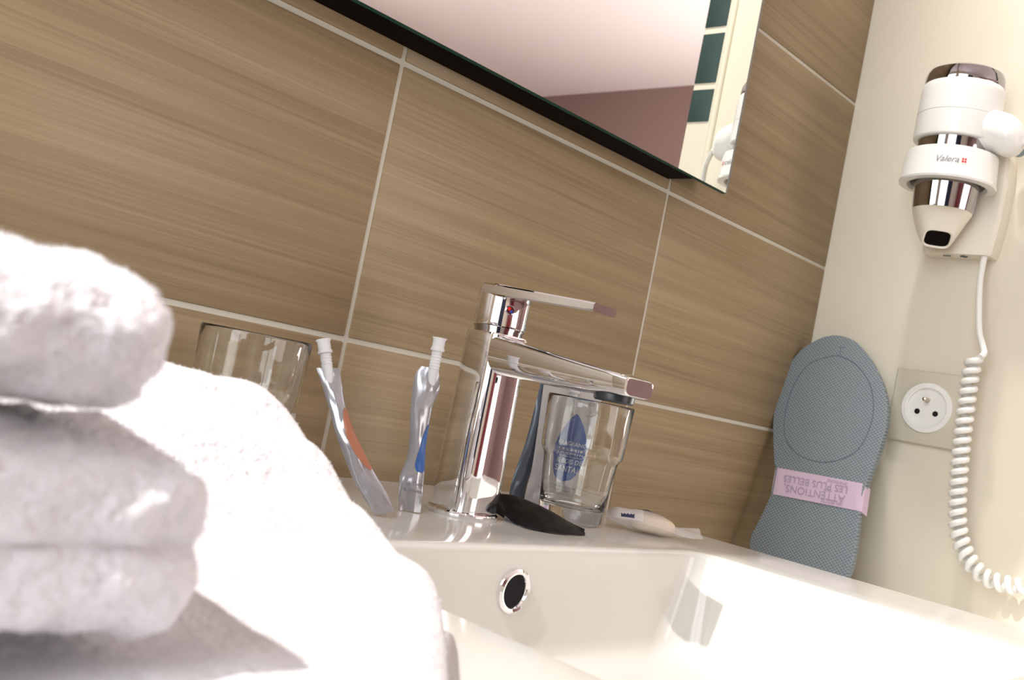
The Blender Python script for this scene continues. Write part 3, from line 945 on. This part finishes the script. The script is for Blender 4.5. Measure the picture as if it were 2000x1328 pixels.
# handle going right, towards the room
hl = []
for k in range(14):
    f = k / 13; y = HY - 0.030 - 0.040 * f
    r_ = 0.0265 - 0.0045 * min(1, f / .30)
    r_ *= math.sqrt(max(0.02, 1 - max(0, (f - .55) / .45) ** 2))
    zc = 0.3500 - 0.014 * f
    hl.append([Vector((HX + r_ * .95 * math.cos(2 * PI * i / 36), y, zc + r_ * math.sin(2 * PI * i / 36))) for i in range(36)])
add_loft(bm, hl)
obj('housing', bm, M['white_pl'], t)
bm = newbm(); add_lathe(bm, (HX, HY, 0), (0, 0, 1), [(.0396, .3930), (.0398, .3945), (.0392, .4035), (.0372, .4085), (.0325, .4112), (.020, .4125), (.0001, .4128)], 64); obj('rear_cap', bm, M['chrome_dark'], t)
bm = newbm(); add_lathe(bm, (HX, HY, 0), (0, 0, 1), [(.0368, .3345), (.0368, .3180), (.0345, .300), (.0330, .290), (.0305, .2625), (.0300, .2600)], 64, True, True); barrel = obj('barrel', bm, M['chrome_dark'], t)
bm = newbm()
lo = []
yaw = a0 + PI / 2 + 0.15
for k in range(9):
    f = k / 8; z_ = .2605 - .030 * f
    ra = .0300 - .0155 * f ** 1.1; rb = .0300 - .0215 * f
    nn = 2 + 2.0 * f
    rg_ = []
    slant = .0075 * f
    for i in range(48):
        th = 2 * PI * i / 48; c, s = math.cos(th), math.sin(th)
        x = ra * math.copysign(abs(c) ** (2 / nn), c); y = rb * math.copysign(abs(s) ** (2 / nn), s)
        rg_.append(Vector((HX + x * math.cos(yaw) - y * math.sin(yaw), HY + x * math.sin(yaw) + y * math.cos(yaw), z_ - slant * y / .0085)))
    lo.append(rg_)
cen = Vector((HX, HY, 0))
inn = [Vector((HX + (p.x - HX) * .90, HY + (p.y - HY) * .86, p.z)) for p in lo[-1]]
inn2 = [Vector((p.x, p.y, p.z + .004)) for p in inn]
lo += [inn, inn2]
add_loft(bm, lo); nz = obj('nozzle', bm, M['cream_pl'], t)
bm = newbm(); bm.faces.new([bm.verts.new(Vector((HX + (p.x - HX) * .99, HY + (p.y - HY) * .99, p.z - .0018))) for p in inn2]); obj('air_slot_dark', bm, M['backing'], nz, smooth=False)  # dark sheet inside the nozzle paints the shade of its hollow

# cord: straight lead from the plate, coil, and back up to the handle
XK = 0.640
lead = [(0.658, -.1860, .2300), (0.654, -.1862, .2150), (.645, -.1903, .1872), (XK, -.1985, .1445), (XK, -.2042, .1289), (XK - .004, -.2094, .1188), (XK - .007, -.2080, .1140)]
bm = newbm(); add_tube(bm, spline(lead, 50), .0032, 12)
coilpath = [(-.1993, .1140), (-.1985, .0960), (-.1990, .0745), (-.2001, .0532), (-.2011, .0320), (-.2027, .0109), (-.2051, -.0152), (-.2084, -.0409), (-.2142, -.0658), (-.2235, -.0844), (-.2356, -.0968), (-.2490, -.1034), (-.2636, -.1045), (-.2820, -.1019), (-.297, -.088), (-.305, -.06), (-.304, 0.0), (-.296, .06), (-.284, .12)]
cp = spline([(XK, y, z) for y, z in coilpath], 400)
# resample by arc length
cum = [0]
for a, b in zip(cp[:-1], cp[1:]): cum.append(cum[-1] + (b - a).length)
tot = cum[-1]; pitch = .0104; HR = .0060; hp = []
nst = int(tot / pitch * 18); j = 0
for k in range(nst + 1):
    s_ = tot * k / nst
    while j < len(cum) - 2 and cum[j + 1] < s_: j += 1
    f = (s_ - cum[j]) / max(cum[j + 1] - cum[j], 1e-9)
    p = cp[j].lerp(cp[j + 1], min(f, 1)); d = (cp[j + 1] - cp[j]).normalized()
    u = Vector((1, 0, 0)); w = d.cross(u).normalized()
    ph = 2 * PI * s_ / pitch
    hp.append(p + u * (HR * math.cos(ph)) + w * (HR * math.sin(ph)))
add_tube(bm, hp, .0034, 8)
end = spline([hp[-1], (XK, -.276, .16), (.645, -.262, .22), (.650, -.250, .275), (.640, -.243, .310), (.628, -.233, .322), (HX, -.2200, .334)], 40)
add_tube(bm, end, .0032, 12)
obj('coiled_cord', bm, M['white_pl'], t, sharp=80)

# ------------------------------------------------------------------ towels


def fuzz(bm, count, ln, rad, seed):
    """terry loops as tiny tapered blades scattered on the pile"""
    rnd = random.Random(seed)
    bm.faces.ensure_lookup_table(); bm.normal_update()
    fs = [f for f in bm.faces]
    areas = [f.calc_area() for f in fs]; tot = sum(areas)
    acc = 0; k = 0
    spots = []
    for f, a in zip(fs, areas):
        acc += a / tot * count
        while k < acc:
            k += 1
            vs = [v.co for v in f.verts]
            r1, r2 = rnd.random(), rnd.random()
            if len(vs) == 4: p = vs[0].lerp(vs[1], r1).lerp(vs[3].lerp(vs[2], r1), r2)
            else:
                if r1 + r2 > 1: r1, r2 = 1 - r1, 1 - r2
                p = vs[0] + (vs[1] - vs[0]) * r1 + (vs[2] - vs[0]) * r2
            spots.append((p.copy(), f.normal.copy()))
    for p, n in spots:
        j = Vector((rnd.uniform(-1, 1), rnd.uniform(-1, 1), rnd.uniform(-1, 1)))
        d = (n + j * .75).normalized() * ln * rnd.uniform(.5, 1.25)
        s = n.cross(j); s = s.normalized() * rad if s.length > 1e-4 else Vector((rad, 0, 0))
        q = p - n * .0004
        a = bm.verts.new(q - s); b = bm.verts.new(q + s); m1 = bm.verts.new(q + d * .6 + s * 1.1); m2 = bm.verts.new(q + d * .6 - s * 1.1); c = bm.verts.new(q + d + j * ln * .35)
        bm.faces.new((a, b, m1, m2)); bm.faces.new((m2, m1, c))


def nz3(p, sc, seed): return noise.noise(Vector((p.x * sc, p.y * sc, p.z * sc + seed * 3.7)))


def towel_from_loops(bm, loops, seed, amp=.0016):
    add_loft(bm, loops)
    bm.normal_update()
    for v in bm.verts:
        k = nz3(v.co, 28, seed) * amp * 1.6 + nz3(v.co, 95, seed) * amp * 1.1 + nz3(v.co, 190, seed) * amp * 1.0
        v.co += v.normal * k


def bundle(x0, x1, prof, y_front, depth, seed, yaw=0.0, round_r=.03, sag=None):
    """folded hand towel: cross-section profile (lobes) swept in x with a rounded right end.
    prof(z01) -> how far the front bulges; loops run around the y-z section"""
    loops = []
    n = 64
    K = 70
    for k in range(K + 1):
        f = k / K
        x = x0 + (x1 - x0) * f
        e = max(0.0, (x - (x1 - round_r)) / round_r)
        e0 = max(0.0, ((x0 + .02) - x) / .02)
        shr = (max(0, 1 - e ** 2.6)) ** (1 / 2.6) if e < 1 else 0
        shr *= (max(0, 1 - e0 ** 2.6)) ** (1 / 2.6) if e0 < 1 else 0
        shr = max(shr, .02)
        pts = prof(n)
        lp_ = []
        for (yy, zz_) in pts:         # yy -1(front)..1(back), zz 0..1
            zc = .5 + (zz_ - .5) * (shr ** .45)
            z_ = sag(x, zc) if sag else zc
            lp_.append(Vector((x, y_front + depth * (.5 + .5 * yy * (shr ** .3 if e > 0 or e0 > 0 else 1)), z_)))
        loops.append(lp_)
    c = Vector((x1, y_front, 0)); rot = Matrix.Rotation(yaw, 3, 'Z')
    return [[rot @ (p - c) + c for p in lp_] for lp_ in loops]


def lobes(m, pw=3.2):
    """closed section made of m stacked folds"""
    def f(n):
        pts = []
        h = n // 2
        for i in range(h):          # front going up
            z_ = (i + .5) / h
            u = (z_ * m) % 1.0
            b = (1 - abs(2 * u - 1) ** pw) ** .6
            ends = (1 - abs(2 * z_ - 1) ** 6) ** .4
            pts.append((-(.90 * ends + .10 * b * ends) if m > 1 else -(1 - abs(2 * z_ - 1) ** 2.4) ** (1 / 2.4), z_))
        for i in range(h):
            z_ = 1 - (i + .5) / h
            pts.append(((1 - abs(2 * z_ - 1) ** 2.6) ** .4, z_))
        return pts
    return f


# big bath towel: height field over the left deck, high hump at the back, thin in front
def big_h(x, y):
    # hump height along y
    H = lerp_tab([(-.60, .018), (-.42, .018), (-.36, .019), (-.325, .024), (-.30, .036), (-.275, .054), (-.25, .067), (-.19, .071)], y)
    return H


bm = newbm()
NX, NY = 110, 90
X0, X1, Y0, Y1 = -0.62, -0.1935, -0.472, -0.180
grid_t, grid_b = [], []
for i in range(NX + 1):
    rt, rb = [], []
    for j in range(NY + 1):
        fx = i / NX; fy = j / NY
        y = Y0 + (Y1 - Y0) * fy
        # right boundary: straight along y, rounding away near the front corner
        q = max(0.0, -.332 - y)
        xr = X1 - .9 * q * q / (q + .008)
        xr = max(xr, -0.46)
        fxx = 1 - (1 - fx) ** 1.5
        x = X0 + (xr - X0) * fxx
        H = big_h(x, y)
        dx = (xr - x); dyb = (Y1 - y); dl = (x - X0); dyf = y - Y0
        def roll(d, r): return max(0.0, 1 - min(1, max(0, 1 - d / r)) ** 2.4) ** (1 / 2.4) if d < r else 1.0
        k = roll(dx, .5 * H + .012) * roll(dyb, .035) * roll(dl, .02) * roll(dyf, .02)
        z_ = ZD + .0012 + H * k
        p = Vector((x, y, z_))
        p.z += (nz3(Vector((x, y, 0)), 22, 2) * .004 + nz3(Vector((x, y, 0)), 60, 5) * .0016) * k
        rt.append(bm.verts.new(p)); rb.append(bm.verts.new((x, y, ZD + .0008)))
    grid_t.append(rt); grid_b.append(rb)
for i in range(NX):
    for j in range(NY):
        bm.faces.new((grid_t[i][j], grid_t[i + 1][j], grid_t[i + 1][j + 1], grid_t[i][j + 1]))
# close underside along the border
ring_t = [grid_t[i][0] for i in range(NX)] + [grid_t[NX][j] for j in range(NY)] + [grid_t[i][NY] for i in range(NX, 0, -1)] + [grid_t[0][j] for j in range(NY, 0, -1)]
for gr in grid_b:
    for v in gr: bm.verts.remove(v)
bot = [bm.verts.new((v.co.x, v.co.y, ZD + .0006)) for v in ring_t]
n = len(ring_t)
for i in range(n):
    j = (i + 1) % n
    bm.faces.new((ring_t[i], bot[i], bot[j], ring_t[j]))
bm.faces.new(bot)
bm.normal_update()
bmesh.ops.recalc_face_normals(bm, faces=bm.faces)
fuzz(bm, 42000, .0012, .00012, 5)
o = obj('bath_towel', bm, M['terry'], None, (-0.36, -0.36, ZD), sharp=180)
tag(o, 'large white bath towel on the left basin deck, under the smaller folded towels', 'towel')

# lower hand towel, folded in two
bm = newbm()
zl0, zl1 = ZD + .0262, ZD + .0630
lp_ = bundle(-.60, -.330, lobes(2), -.410, .074, 3, yaw=math.radians(-3), round_r=.014, sag=lambda x, z: zl0 + (zl1 - zl0) * z + .0)
towel_from_loops(bm, lp_, 3)
bmesh.ops.recalc_face_normals(bm, faces=bm.faces)
fuzz(bm, 36000, .0011, .00011, 6)
o = obj('hand_towel', bm, M['terry'], None, (-0.44, -0.36, zl0), sharp=180)
tag(o, 'white folded hand towel in the middle of the towel stack, two folds showing', 'towel', 'white hand towels stacked at left')
bm = newbm()
zt0, zt1 = zl1 + .0024, zl1 + .0335
lp_ = bundle(-.60, -.343, lobes(1), -.408, .072, 4, yaw=math.radians(-3), round_r=.022, sag=lambda x, z: zt0 + (zt1 - zt0) * z)
towel_from_loops(bm, lp_, 8)
bmesh.ops.recalc_face_normals(bm, faces=bm.faces)
fuzz(bm, 36000, .0011, .00011, 7)
o = obj('hand_towel', bm, M['terry'], None, (-0.44, -0.36, zt0), sharp=180)
tag(o, 'white folded hand towel with rounded fold, topmost of the towel stack at left', 'towel', 'white hand towels stacked at left')
